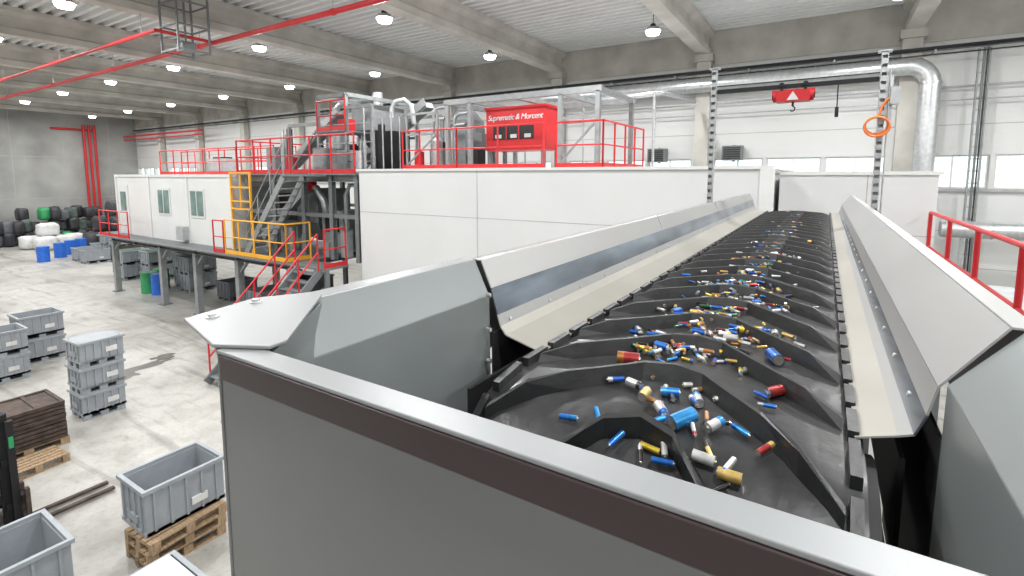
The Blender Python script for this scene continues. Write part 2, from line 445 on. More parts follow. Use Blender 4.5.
for (cy,cx,nn,sx,sy) in ((1.55,-.40,46,.06,.08),(1.64,-.28,50,.06,.08),(1.80,-.22,36,.07,.08),(2.0,-.40,60,.07,.11),(2.25,-.30,60,.08,.13),(2.6,-.4,64,.07,.15),(2.75,-.25,56,.09,.15),
    (3.2,-.34,80,.09,.2),(3.7,-.28,76,.10,.2),(4.2,-.38,80,.10,.2),(4.8,-.3,90,.11,.25),(5.4,-.34,95,.12,.25),(6.0,-.3,95,.12,.3),(6.7,-.32,100,.13,.3),(7.4,-.3,100,.13,.3)):
    for i in range(nn): drop(random.gauss(cx,sx*1.1),random.gauss(cy,sy))
for i in range(60): drop(random.uniform(-.62,0),random.uniform(1.4,7.8))
for i in range(40): drop(random.gauss(-.27,.09),random.uniform(.95,1.38),k=random.choice(['AA','AA','C','AAA','AA','C']),z=random.uniform(0,.012),sc=.85)
for (x,y,k) in ((-.10,1.62,'D'),(-.19,1.84,'D'),(-.08,1.36,'C'),(-.46,1.38,'D'),(-.16,1.5,'AA'),(-.24,1.10,'D')): drop(x,y,.0,k,.98)
bb.done()

# ------------------------------------------------------------------ strut posts, hoist rail
def strut(b,x,y,z0,z1,dbl=False):
    w=.05
    b.bx(x-w/2,x-w/2+.006,y-.03,y+.03,z0,z1,GALV); b.bx(x+w/2-.006,x+w/2,y-.03,y+.03,z0,z1,GALV)
    b.bx(x-w/2,x+w/2,y+.024,y+.03,z0,z1,GALV)
    z=z0+.05
    while z<z1:
        b.bx(x-w/2+.006,x+w/2-.006,y-.03,y-.024,z,z+.045,GALV); z+=.075
    if dbl:
        b.bx(x+w/2+.02,x+w/2+.028,y-.03,y+.03,z0,z1-.15,GALV)
        b.bx(x+w/2,x+w/2+.05,y+.0,y+.006,z1-.6,z1-.2,GALV)
    b.bx(x-.05,x+.05,y-.05,y+.05,z1,z1+.01,GALV)
b=B('strut_post'); strut(b,-1.03,5.6,3.9,6.08); b.bx(-1.03,-.98,5.58,5.62,4.28,4.32,GALV); b.done()
b=B('strut_post'); strut(b,.385,5.6,3.9,6.08,True); b.bx(.345,.39,5.58,5.62,4.28,4.32,GALV)
b.bx(.44,.51,5.55,5.65,5.62,5.77,GALV)
for k in range(4):
    b.tube([(.355+.085*math.cos(t)*(1+.03*k),5.54-.014*k,5.44+.075*math.sin(t)*(1+.04*k)-.006*k) for t in [2*math.pi*i/28 for i in range(28)]],.009,HOSE,8,True)
b.tube([(.365,5.54,5.52),(.385,5.55,5.60),(.42,5.56,5.66),(.46,5.56,5.68)],.009,HOSE,8)
b.done()
b=B('electric_hoist')
hy=5.6
b.beam((-1.00,hy,5.85),(.355,hy,5.85),.035,.04,DARK)
b.cyl((-1.00,hy-.03,5.90),(.355,hy-.03,5.90),.006,BLACK,6)
cxh=-.31
b.box((cxh,hy,5.75),(.28,.15,.10),RED); b.box((cxh,hy,5.795),(.36,.06,.04),RED)
b.cyl((cxh-.17,hy,5.755),(cxh+.17,hy,5.755),.05,RED,16)
b.cyl((cxh-.18,hy,5.755),(cxh-.17,hy,5.755),.03,DARK,12); b.cyl((cxh+.17,hy,5.755),(cxh+.18,hy,5.755),.03,DARK,12)
b.prism([(cxh-.05,hy-.085,5.71),(cxh+.05,hy-.085,5.71),(cxh,hy-.085,5.79)],(0,.01,0),WHITE)
for x in (-.1,.1):
    b.bx(cxh+x-.012,cxh+x+.012,hy-.04,hy+.04,5.79,5.85,DARK); b.cyl((cxh+x,hy-.04,5.86),(cxh+x,hy+.04,5.86),.025,DARK,12)
b.cyl((cxh,hy,5.70),(cxh,hy,5.66),.01,DARK,8)
b.tube([(cxh,hy,5.66),(cxh+.02,hy,5.645),(cxh+.016,hy,5.62),(cxh-.004,hy,5.61),(cxh-.02,hy,5.625)],.006,DARK,8)
b.cyl((.05,hy,5.84),(.05,hy,5.62),.005,DARK,6); b.box((.05,hy,5.58),(.03,.025,.09),DARK)
b.done()

# ------------------------------------------------------------------ ducts on far wall
b=B('ventilation_duct')
path=[(-11,19.3,8.22),(1.9,19.3,8.22)]
for i in range(1,7):
    a=math.pi/2*i/6; path.append((1.9+.55*math.sin(a),19.3,7.67+.55*math.cos(a)))
path.append((2.45,19.3,.3))
b.tube(path,.26,DUCT,20)
x=-11
while x<1.9: b.cyl((x,19.3,8.22),(x+.03,19.3,8.22),.275,DUCT,20); x+=.5
z=.4
while z<7.6: b.cyl((2.45,19.3,z),(2.45,19.3,z+.03),.275,DUCT,20); z+=.5
b.cyl((2.45,19.3,7.67),(2.45,19.3,7.72),.29,DUCT,20)
b.cyl((2.45,19.3,0),(2.45,19.3,.3),.26,DUCT,20)
b.done()
b=B('exhaust_duct'); b.cyl((2.9,18.9,3.45),(8.5,18.9,3.45),.24,DUCT,20)
x=3
while x<8.5: b.cyl((x,18.9,3.45),(x+.03,18.9,3.45),.255,DUCT,20); x+=.5
for x in (3.4,6,8.3): b.beam((x,18.9,0),(x,18.9,3.2),.08,.08,GALV)
b.done()
b=B('cable_tray')
b.bx(XL+1,8.8,19.42,19.7,8.66,8.68,STEEL); b.bx(XL+1,8.8,19.42,19.43,8.66,8.76,DARK)
b.bx(XL+1,8.8,19.36,19.42,8.50,8.53,DARK)
x=XL+1
while x<8.8: b.bx(x,x+.05,19.4,19.94,8.60,8.66,GALV); x+=2.5
b.cyl((-20,19.75,7.6),(8.8,19.75,7.6),.025,GALV,6)
b.cyl((-20,19.75,7.2),(8.8,19.75,7.2),.02,GALV,6)
b.done()
b=B('cable_ladder')
for x in (3.5,3.74): b.bx(x,x+.04,19.5,19.6,0,8.6,STEELM)
z=.2
while z<8.6: b.bx(3.54,3.74,19.53,19.57,z,z+.03,STEELL); z+=.35
b.cyl((3.62,19.48,0),(3.62,19.48,8.6),.03,STEEL,6); b.cyl((3.69,19.48,0),(3.69,19.48,8.6),.02,BLACK,6)
b.done()
for x,z in ((-5.6,5.75),(-2.9,5.78)):
    b=B('wall_fan_heater'); b.box((x,19.65,z),(.66,.5,.52),STEEL); b.box((x,19.39,z),(.56,.02,.42),BLACK)
    for k in range(5): b.box((x,19.375,z-.16+.08*k),(.54,.012,.012),STEEL)
    b.beam((x,19.9,z+.3),(x,19.9,z-.3),.1,.05,STEEL); b.done()

# ------------------------------------------------------------------ white enclosure
b=B('processing_enclosure')
b.bx(-10.9,-.8,9.5,16,0,5.10,WHITE); b.bx(-10.95,-.75,9.44,16.05,5.10,5.16,CABIN)
b.bx(-6.9-.008,-6.9+.008,9.495,9.5,0,5.10,TRIM)
b.bx(-10.9,-.8,9.495,9.5,3.985,4.0,TRIM); b.bx(-10.9,-.8,9.495,9.5,2.0,2.015,TRIM)
b.bx(-.95,-.74,9.44,9.6,0,5.10,CABIN)
b.done()
b=B('enclosure_annex')
b.bx(-.72,1.55,10.5,16,0,5.0,WHITE); b.bx(-.72,1.6,10.45,16.05,5.0,5.06,CABIN)
b.bx(.6,.615,10.495,10.5,0,5.0,TRIM); b.bx(-.72,1.55,10.495,10.5,3.985,4.0,TRIM)
b.done()

# ------------------------------------------------------------------ right walkway
b=B('access_walkway')
b.bx(1.45,2.5,2.5,10.38,3.26,3.30,STEELL); b.beam((1.5,2.5,3.18),(1.5,10.38,3.18),.08,.16,STEEL); b.beam((2.45,2.5,3.18),(2.45,10.38,3.18),.08,.16,STEEL)
for y in (3,6,9.1):
    for x in (1.5,2.45): b.beam((x,y,0),(x,y,3.1),.1,.1,STEEL)
rail(b,[(1.46,2.9,3.3),(1.46,10.35,3.3)],1.10,RED,1.5,r=.028)
b.done()

# ------------------------------------------------------------------ rooftop plant on enclosure
ZR=5.16
b=B('steel_portal_frame')
for x in (-9.3,-8.5,-5.7,-4.7):
    for y in (11.4,13.8): b.beam((x,y,ZR),(x,y,7.0),.11,.11,STEELM)
for y in (11.4,13.8):
    b.beam((-9.4,y,7.05),(-4.6,y,7.05),.11,.15,STEELM)
for x in (-9.3,-8.5,-7,-5.7,-4.7): b.beam((x,11.4,7.05),(x,13.8,7.05),.11,.13,STEELM)
b.beam((-9.3,11.4,6.3),(-8.5,11.4,6.3),.07,.07,STEELM)
b.beam((-5.7,11.4,6.4),(-4.7,11.4,6.4),.07,.07,STEELM)
b.beam((-5.7,11.4,5.3),(-4.7,11.4,6.35),.05,.05,STEELM)
b.done()
b=B('red_control_cabin')
b.bx(-8.3,-6.4,11.9,12.9,5.68,6.82,RED); b.bx(-8.34,-6.36,11.86,12.94,6.82,6.88,RED)
b.bx(-8.05,-6.75,11.88,11.9,5.98,6.35,BLACK)
for x in (-7.6,-7.2): b.bx(x-.02,x+.02,11.86,11.88,5.98,6.35,RED)
for x in (-8.05,-7.55,-7.1): b.bx(x+.08,x+.28,11.865,11.88,6.02,6.12,WHITE)
for x in (-8.25,-6.5):
    for y in (12,12.8): b.bx(x-.05,x+.05,y-.05,y+.05,ZR,5.68,STEEL)
cab=b.done()
tx=bpy.data.curves.new('cabin_lettering','FONT'); tx.body='Suprematic & Morcent'; tx.size=.215; tx.extrude=.004; tx.shear=.25
to=bpy.data.objects.new('cabin_lettering',tx); S.collection.objects.link(to); tx.materials.append(WHITE)
to.parent=cab; to.location=Vector((-8.24,11.89,6.52))-cab.location; to.rotation_euler=(math.pi/2,0,0); tx.space_character=.9
b=B('rooftop_railing')
rail(b,[(-10.6,10.9,ZR),(-8.6,10.9,ZR)],1.1,RED,.7)
rail(b,[(-8.6,10.9,ZR),(-5.9,10.9,ZR)],1.1,RED,1.3)
rail(b,[(-5.6,11.0,ZR),(-4.4,11.0,ZR),(-4.4,14,ZR)],1.1,RED,.8)
b.done()
random.seed(21)
b=B('filter_pipework')
for i,(x,z,yy) in enumerate(((-10.7,7.1,12.4),(-10.4,6.7,12.0),(-10.0,6.9,12.6),(-9.7,6.5,12.1))):
    b.tube([(x,yy,ZR),(x,yy,z-.25),(x+.05,yy,z-.08),(x+.2,yy,z),(x+.5,yy,z)],.05,GALV,10)
b.box((-10.3,13.6,6.0),(.9,.8,1.5),STEELM); b.funnel((-10.3,13.6,6.75),.9,.8,.4,.4,.4,STEEL)
b.cyl((-9.9,11.6,ZR),(-9.9,11.6,6.0),.18,GALV,16); b.cyl((-9.9,11.6,6.0),(-9.9,11.6,6.25),.18,GALV,16,r2=.06)
b.cyl((-10.5,11.5,ZR),(-10.5,11.5,5.7),.15,RED,14); b.box((-9.0,12.4,5.46),(.35,.4,.6),DARK)
b.box((-9.0,12.6,6.0),(.3,.3,.5),STEEL)
b.box((-10.1,12.0,5.46),(.5,.4,.6),STEEL); b.box((-9.5,13.0,5.81),(.4,.5,1.3),STEEL); b.box((-10.7,12.9,5.61),(.3,.4,.9),DARK)
for x in (-10.8,-9.6):
    for y in (11.3,13.0): b.beam((x,y,ZR),(x,y,6.8),.06,.06,STEELM)
b.beam((-10.8,11.3,6.8),(-9.6,11.3,6.8),.06,.06,STEELM); b.beam((-10.8,13,6.8),(-9.6,13,6.8),.06,.06,STEELM)
b.beam((-10.8,11.3,6.2),(-9.6,11.3,6.2),.05,.05,STEELM); b.beam((-10.8,11.3,5.3),(-9.6,11.3,6.2),.04,.04,STEELM)
b.done()
b=B('roof_pipe_run')
b.cyl((-4.3,14.6,ZR),(-4.3,14.6,7.4),.04,GALV,8); b.tube([(-9,14.6,7.25),(-4.4,14.6,7.3),(-4.1,14.8,7.35),(-4.1,18.8,7.6)],.07,GALV,10)
for x in (-8.6,-6.5): b.cyl((x,14.6,ZR),(x,14.6,7.2),.03,GALV,8)
b.done()

# ------------------------------------------------------------------ cabins + platforms
b=B('cabin_support_platform')
for x in (-25.7,-21.5,-18.9,-16.2,-13.4):
    for y in (9.0,12.0):
        b.beam((x,y,0),(x,y,2.2),.2,.2,STEELM); b.bx(x-.18,x+.18,y-.18,y+.18,0,.03,STEEL)
        b.beam((x,y,1.75),(x+.5,y,2.2),.08,.08,STEELM)
for y in (9.0,12.0): b.ibeam((-26.0,y,2.32),(-13.0,y,2.32),.2,.24,STEEL)
for x in (-25.7,-23.6,-21.5,-18.9,-16.2,-13.4): b.ibeam((x,8.9,2.32),(x,12.2,2.32),.16,.2,STEEL)
b.bx(-26.1,-12.9,8.5,12.2,2.44,2.49,STEEL)
b.done()
b=B('office_cabin')
x0c,x1c=-25.9,-16.98
b.bx(x0c,x1c,9.3,12.0,2.49,4.92,CABIN); b.bx(x0c-.05,x1c+.03,9.25,12.05,4.92,5.02,CABIN)
for x in (x0c,-22.9,-19.9,x1c-.04): b.bx(x-.06,x+.06,9.26,9.32,2.49,4.95,CABIN)
for xw in (-21.7,-19.2):
    b.bx(xw-.5,xw+.5,9.27,9.3,3.45,4.5,WHITE); b.bx(xw-.42,xw+.42,9.255,9.27,3.53,4.42,WIN); b.bx(xw-.02,xw+.02,9.25,9.255,3.53,4.42,WHITE)
b.bx(-25.7,-24.8,9.27,9.3,2.5,4.6,WHITE); b.bx(-25.5,-25.0,9.255,9.27,3.5,4.3,WIN)
b.bx(x1c,x1c+.02,10.0,10.9,2.5,4.6,STEELL)
b.bx(-20.4,-19.9,9.05,9.3,2.6,3.1,STEELL)
b.done()
b=B('cabin_railing')
rail(b,[(-25.9,8.6,2.49),(-23.2,8.6,2.49)],1.05,RED,1.0)
rail(b,[(-16.9,8.6,2.49),(-16.3,8.6,2.49)],1.05,RED,.6)
b.done()
b=B('roof_railing')
rail(b,[(-25.8,11.0,5.02),(-17.1,11.0,5.02)],1.05,RED,1.2)
rail(b,[(-25.8,11.9,5.02),(-17.1,11.9,5.02)],1.05,RED,1.2)
b.box((-21.5,11.5,5.35),(1.2,.7,.65),STEELL); b.cyl((-21.8,11.5,5.68),(-21.8,11.5,5.74),.22,DARK,14); b.cyl((-21.2,11.5,5.68),(-21.2,11.5,5.74),.22,DARK,14)
b.done()
b=B('orange_safety_railing')
rail(b,[(-16.2,8.6,2.49),(-13.0,8.6,2.49),(-13.0,9.4,2.49)],1.1,ORANGE,.8)
b.done()
b=B('orange_safety_gate')
for x in (-16.6,-15.5): b.beam((x,9.1,2.49),(x,9.1,5.1),.06,.06,ORANGE)
for z in (5.07,4.6,4.15,3.9): b.beam((-16.6,9.1,z),(-15.5,9.1,z),.05,.05,ORANGE)
b.beam((-16.05,9.1,3.9),(-16.05,9.1,5.07),.04,.04,ORANGE)
b.done()

# sorting plant tower: dense steelwork with machines, ducts and motors
b=B('sorting_plant_tower')
cx=(-16.6,-15.1,-13.6,-12.3,-11.2); cy=(9.7,13.6)
for x in cx:
    for y in cy:
        b.ibeam((x,y,2.49 if y<12.5 else 0),(x,y,5.0),.15,.15,STEEL)
for x,zt in ((-15.1,6.6),(-13.6,7.4),(-12.3,7.4),(-11.2,7.0)):
    for y in (10.3,13.4): b.beam((x,y,5.04),(x,y,zt),.09,.09,STEELM)
for y in cy: b.ibeam((-16.8,y,4.9),(-11.05,y,4.9),.16,.2,STEEL)
for x in cx: b.ibeam((x,9.7,4.9),(x,13.6,4.9),.14,.18,STEEL)
for y in cy: b.beam((-16.8,y,3.8),(-11.1,y,3.8),.08,.12,STEEL)
b.bx(-16.9,-11.05,9.5,13.8,5.0,5.04,STEEL)
for y in (10.3,13.4):
    b.beam((-13.6,y,7.4),(-12.3,y,7.4),.09,.12,STEELM); b.beam((-15.1,y,6.6),(-13.6,y,6.6),.08,.1,STEELM); b.beam((-12.3,y,7.0),(-11.2,y,7.0),.08,.1,STEELM)
    b.beam((-13.6,y,6.3),(-12.3,y,6.3),.07,.08,STEELM); b.beam((-15.1,y,5.1),(-13.6,y,6.5),.05,.05,STEELM)
for x in (-13.6,-12.3): b.beam((x,10.3,7.4),(x,13.4,7.4),.09,.12,STEELM)
rail(b,[(-16.9,13.8,5.04),(-16.9,9.52,5.04),(-11.1,9.52,5.04)],1.1,RED,.95)
rail(b,[(-13.6,10.25,6.35),(-12.3,10.25,6.35)],.9,RED,.65)
b.bx(-13.6,-12.3,10.2,11.2,6.3,6.34,STEEL)
b.box((-15.9,11.4,3.9),(1.1,1.6,.9),DARK); b.funnel((-15.9,11.4,2.75),.35,.5,1.1,1.6,.72,STEELM)
b.box((-14.4,11.0,4.0),(1.1,1.3,1.1),STEEL); b.funnel((-14.4,11.0,2.8),.3,.4,1.1,1.3,.66,STEEL)
b.box((-12.9,10.6,3.25),(1.0,.9,1.3),STEELM); b.box((-12.9,10.12,3.5),(.6,.04,.5),DARK)
b.box((-11.75,11.0,3.4),(.7,1.2,1.8),STEEL); b.box((-11.75,10.38,3.5),(.5,.04,.8),STEELL)
b.cyl((-15.1,10.2,2.5),(-15.1,10.2,3.3),.2,GALV,14); b.cyl((-13.6,10.2,2.7),(-13.2,10.2,2.7),.12,STEELM,12)
b.tube([(-14.4,10.3,4.5),(-14.0,10.1,4.7),(-13.4,10.0,4.6),(-13.1,10.0,4.2),(-13.1,10.1,3.8)],.1,GALV,12)
b.tube([(-12.2,10.1,2.6),(-12.2,10.1,4.4),(-12.0,10.1,4.7),(-11.4,10.1,4.7)],.06,GALV,10)
b.beam((-16.2,9.95,2.9),(-13.8,9.95,4.6),.22,.26,STEELM); b.cyl((-13.8,9.95,4.6),(-13.5,9.95,4.8),.13,RED,12)
for yy in (8.75,9.4): b.beam((-15.3,yy,2.55),(-13.2,yy,4.95),.04,.2,STEELM)
for k in range(11): b.bx(-15.2+2.0*k/11,-15.2+2.0*k/11+.2,8.77,9.38,2.7+2.3*k/11,2.73+2.3*k/11,STEELL)
for k in range(4):
    p=Vector((-15.2+2.0*k/3,8.75,2.65+2.25*k/3)); b.cyl(p,p+Vector((0,0,1)),.018,STEELM,8)
for h in (.5,1.0): b.cyl((-15.2,8.75,2.65+h),(-13.2,8.75,4.9+h),.018,STEELM,8)
b.bx(-13.25,-12.3,8.7,9.5,4.96,5.0,STEEL)
b.box((-12.95,12.2,6.85),(1.0,1.4,.8),STEELM); b.funnel((-12.95,12.2,5.9),.4,.5,1.0,1.4,.55,STEEL); b.cyl((-12.95,12.2,5.04),(-12.95,12.2,5.9),.2,GALV,14)
b.cyl((-12.95,12.2,7.25),(-12.95,12.2,7.75),.16,DUCT,14)
b.cyl((-14.4,11.6,5.9),(-14.4,11.6,6.7),.33,GALV,18); b.cyl((-14.4,11.6,5.2),(-14.4,11.6,5.9),.07,GALV,18,r2=.33); b.cyl((-14.4,11.6,6.7),(-14.4,11.6,6.85),.33,GALV,18,r2=.12)
b.tube([(-14.4,11.6,6.85),(-14.4,11.6,7.2),(-14.2,11.7,7.42),(-13.8,11.9,7.5),(-13.2,12.2,7.55)],.1,GALV,12)
b.box((-11.7,11.6,5.7),(.7,.8,1.3),DARK); b.box((-11.7,11.6,6.55),(.5,.6,.4),STEELM)
b.tube([(-11.7,11.6,6.8),(-11.7,11.6,7.1),(-11.6,11.65,7.3),(-11.35,11.8,7.35),(-11.2,11.9,7.2),(-11.15,12.0,6.6)],.08,GALV,12)
b.box((-15.9,12.3,5.45),(.9,.9,.8),STEELL); b.box((-16.2,10.5,5.5),(.5,.4,.9),STEELM); b.cyl((-15.5,10.6,5.04),(-15.5,10.6,5.6),.2,RED,14)
b.cyl((-13.9,10.7,5.04),(-13.9,10.7,5.55),.17,RED,14); b.box((-13.9,10.7,5.65),(.26,.26,.2),DARK)
b.box((-12.6,10.6,5.4),(.7,.5,.7),STEELM); b.box((-12.9,10.8,6.54),(.4,.35,.4),RED)
b.beam((-16.2,11.2,5.3),(-13.6,11.2,7.0),.35,.12,STEELM); b.beam((-16.2,11.0,5.4),(-13.6,11.0,7.1),.03,.2,STEELL)
b.beam((-14.9,12.9,5.3),(-11.3,12.9,7.3),.4,.2,STEEL); b.beam((-14.9,12.68,5.4),(-11.3,12.68,7.4),.03,.26,STEELM)
b.funnel((-15.0,12.9,5.2),.3,.3,.9,.8,.6,STEEL)
for k in range(7): b.cyl((-11.2,10.0+.35*k,5.04),(-11.2,10.0+.35*k,6.9-.12*(k%3)),.022,GALV,6)
for k in range(5):
    z=5.4+.28*k; b.cyl((-13.6,10.28,z),(-11.2,10.28,z-.08*(k%2)),.018,random.choice((GALV,BLACK,STEELL)),6)
for i in range(50):
    x=random.uniform(-15.8,-11.3); y=random.uniform(9.9,13.2); z=random.choice((2.5,5.04,5.04))
    h=random.uniform(.3,1.1)
    if random.random()<.5: b.box((x,y,z+h/2),(random.uniform(.15,.4),random.uniform(.15,.4),h),random.choice((STEEL,STEELM,DARK,STEELL,DARK)))
    else: b.cyl((x,y,z),(x,y,z+h*1.4),random.uniform(.03,.12),random.choice((GALV,STEELM,DARK)),10)
b.done()
b=B('steel_staircase')
for x in (-12.3,-11.35): b.beam((x,5.9,0.05),(x,8.5,2.45),.05,.22,STEEL)
for k in range(12): b.bx(-12.3,-11.35,5.95+2.55*k/12,5.95+2.55*k/12+.24,.18+2.35*k/12,.21+2.35*k/12,STEEL)
b.bx(-12.85,-11.2,8.5,9.3,2.44,2.49,STEEL)
for x in (-12.75,-11.25): b.beam((x,8.6,0),(x,8.6,2.44),.1,.1,STEEL)
for x in (-12.32,-11.33):
    for k in range(5):
        p=Vector((x,6.0+2.4*k/4,.15+2.3*k/4)); b.cyl(p,p+Vector((0,0,1)),.022,RED,8)
    for h in (1.0,.5): b.cyl((x,6.0,.15+h),(x,8.4,2.45+h),.022,RED,8)
rail(b,[(-11.25,8.55,2.49),(-11.25,9.25,2.49)],1.05,RED,.7)
b.done()

# ------------------------------------------------------------------ sprinkler pipes, hanger, wall pipes
b=B('sprinkler_pipe')
b.cyl((XL+.3,8.1,8.8),(8.5,8.1,8.8),.065,RED,12)
for x in BX: b.cyl((x,8.1,8.8),(x,8.1,9.4),.01,GALV,6); b.cyl((x-.05,8.1,8.8),(x+.05,8.1,8.8),.08,RED,12)
b.done()
b=B('sprinkler_pipe')
b.cyl((XL+.3,6.6,8.8),(-15.2,6.6,8.8),.05,RED,12)
b.cyl((-15.2,6.6,8.8),(-15.2,8.03,8.8),.045,RED,10)
for x in BX:
    if x<-15: b.cyl((x,6.6,8.8),(x,6.6,9.4),.01,GALV,6)
b.done()
b=B('pipe_hanger_frame')
for x in (-15.6,-14.7):
    for y in (6.9,7.7): b.beam((x,y,8.3),(x,y,10.18),.045,.045,STEEL)
for z in (8.35,9.0,9.6):
    for x in (-15.6,-14.7): b.beam((x,6.9,z),(x,7.7,z),.04,.04,STEEL)
    for y in (6.9,7.7): b.beam((-15.6,y,z),(-14.7,y,z),.04,.04,STEEL)
b.box((-15.15,7.3,8.5),(.35,.35,.25),STEEL); b.cyl((-15.15,7.3,8.62),(-15.15,7.3,10.1),.03,STEEL,8)
b.done()
b=B('fire_riser_pipes')
for k in range(3):
    b.cyl((XL+.25,16.3+.35*k,0),(XL+.25,16.3+.35*k,9.0),.09,RED,10)
b.cyl((XL+.2,14.3,8.6),(XL+.2,17.0,8.6),.09,RED,10)
b.cyl((XL+.3,19.0,8.2),(-38,19.0,8.2),.07,RED,10); b.cyl((XL+.3,19.0,7.9),(-38,19.0,7.9),.05,RED,10)
b.done()

# ------------------------------------------------------------------ bins, pallets
def bin_(b,x,y,z,W=1.0,L=1.2,H=.72,m=BIN,feet=True,rot=0,fill=None):
    R_=Matrix.Rotation(rot,3,'Z'); o=Vector((x,y,z))
    def bx(x0,x1,y0,y1,z0,z1,mm=m):
        c=R_@Vector(((x0+x1)/2,(y0+y1)/2,(z0+z1)/2))+o
        b.box(c,(x1-x0,y1-y0,z1-z0),mm,R_)
    f=.12 if feet else .0
    if feet:
        for xx in (-W/2+.05,-.06,W/2-.17): bx(xx,xx+.12,-L/2+.04,L/2-.04,0,.03)
        for xx in (-W/2+.05,-.06,W/2-.17):
            for yy in (-L/2+.04,-.07,L/2-.18): bx(xx,xx+.12,yy,yy+.14,.03,f)
    w,l=W/2-.03,L/2-.03; t=.03
    bx(-w,w,-l,l,f,f+.04)
    bx(-w,w,-l,-l+t,f+.04,H-.05); bx(-w,w,l-t,l,f+.04,H-.05)
    bx(-w,-w+t,-l+t,l-t,f+.04,H-.05); bx(w-t,w,-l+t,l-t,f+.04,H-.05)
    e=.05
    bx(-W/2,W/2,-L/2,-L/2+e,H-.05,H); bx(-W/2,W/2,L/2-e,L/2,H-.05,H)
    bx(-W/2,-W/2+e,-L/2+e,L/2-e,H-.05,H); bx(W/2-e,W/2,-L/2+e,L/2-e,H-.05,H)
    for k in range(5):
        yy=-l+.1+(2*l-.2)*k/4
        bx(w,w+.02,yy-.015,yy+.015,f+.04,H-.05); bx(-w-.02,-w,yy-.015,yy+.015,f+.04,H-.05)
    for k in range(4):
        xx=-w+.1+(2*w-.2)*k/3
        bx(xx-.015,xx+.015,l,l+.02,f+.04,H-.05); bx(xx-.015,xx+.015,-l-.02,-l,f+.04,H-.05)
    bx(w,w+.022,.05,.25,f+.14,f+.24,BAGW); bx(-.15,.15,-l-.022,-l,f+.12,f+.22)
    bx(-w,w,-l-.015,l+.015,f,f+.05)
    if fill: bx(-w+t,w-t,-l+t,l-t,H-.2,H-.12,fill)
def pallet(b,x,y,z,rot=0,m=WOOD,s=1.0):
    R_=Matrix.Rotation(rot,3,'Z'); o=Vector((x,y,z))
    def bx(x0,x1,y0,y1,z0,z1):
        c=R_@Vector(((x0+x1)/2*s,(y0+y1)/2*s,(z0+z1)/2))+o; b.box(c,((x1-x0)*s,(y1-y0)*s,z1-z0),m,R_)
    for xx in (-.35,0,.35):
        bx(xx-.05,xx+.05,-.6,.6,0,.022)
        for yy in (-.53,0,.53): bx(xx-.05,xx+.05,yy-.07,yy+.07,.022,.1)
    for yy in (-.53,0,.53): bx(-.4,.4,yy-.07,yy+.07,.1,.122)
    for xx in (-.33,-.165,0,.165,.33): bx(xx-.06,xx+.06,-.6,.6,.122,.144)

b=B('pallet_stack')
for k in range(3): pallet(b,-7.22+.02*k,2.96,.146*k,rot=.05*k-.03,s=.80)
b.done()
b=B('plastic_box_pallet'); bin_(b,-7.36,3.02,.44,.76,1.02,.62,feet=False); b.done()
b=B('plastic_box_pallet'); bin_(b,-7.4,1.25,0,.95,1.15,.95); b.done()
b=B('plastic_box_pallet'); bin_(b,-5.5,1.82,0,1.0,1.2,.80); b.bx(-5.95,-5.05,1.3,2.34,.801,.82,BAGW); b.done()
b=B('box_pallet_stack')
for k in range(3): bin_(b,-12.85+.03*k,3.98,.55*k,.72,.80,.55,rot=.03*k)
b.box((-12.79,3.98,1.60),(.62,.7,.1),BIN)
b.done()
b=B('box_pallet_stack')
for k in range(2): bin_(b,-18.0,4.4,.64*k,.85,.95,.64)
b.done()
b=B('box_pallet_stack')
for k in range(2): bin_(b,-16.95,3.40,.62*k,.85,.95,.62)
b.done()
b=B('box_pallet_stack')
for k in range(2): bin_(b,-18.9,3.2,.6*k,.85,.95,.6)
b.done()
b=B('metal_frame_stack')
mx,my=-12.25,2.60
pallet(b,mx+.1,my,0,.02,s=.95)
for k in range(9):
    z=.146+.078*k
    j=random.uniform(-.02,.02)
    for x in (mx-.45,mx+.45): b.bx(x-.03+j,x+.03+j,my-.55,my+.55,z,z+.06,RUST)
    for y in (-.53,-.18,.18,.53): b.bx(mx-.45+j,mx+.45+j,my+y-.03,my+y+.03,z+.005,z+.055,RUST)
    b.bx(mx-.42,mx+.42,my-.5,my+.5,z+.02,z+.035,RUST)
b.done()
b=B('wooden_pallet'); pallet(b,-11.25,2.50,0,.1,s=.7); b.done()

# forklift
b=B('forklift')
fx,fy=-9.85,1.05
b.box((fx,fy-.2,.62),(1.05,1.7,.75),DARK); b.prism([(fx-.52,fy-1.6,.35),(fx-.52,fy-.95,.35),(fx-.52,fy-.95,1.15),(fx-.52,fy-1.5,1.05)],(1.04,0,0),GREEN)
b.box((fx,fy-.4,1.12),(.5,.5,.12),BLACK); b.box((fx,fy-.68,1.4),(.5,.1,.5),BLACK)
for x in (fx-.45,fx+.45):
    b.beam((x,fy-.95,1.1),(x,fy-.75,1.75),.06,.06,DARK); b.beam((x,fy+.55,.9),(x,fy+.25,1.75),.06,.06,DARK)
    b.beam((x,fy-.8,1.75),(x,fy+.3,1.75),.06,.06,DARK)
    b.cyl((x+math.copysign(.12,x-fx),fy+.35,.3),(x-math.copysign(.12,x-fx),fy+.35,.3),.3,BLACK,18)
    b.cyl((x+math.copysign(.10,x-fx),fy-1.0,.25),(x-math.copysign(.10,x-fx),fy-1.0,.25),.25,BLACK,18)
for k in range(5): b.beam((fx-.45,fy-.75+.24*k,1.76),(fx+.45,fy-.75+.24*k,1.76),.04,.03,DARK)
for x in (fx-.3,fx+.3):
    b.beam((x,fy+.8,.08),(x,fy+.8,1.7),.09,.12,DARK); b.beam((x+math.copysign(.1,x-fx),fy+.86,.08),(x+math.copysign(.1,x-fx),fy+.86,1.6),.06,.08,DARK)
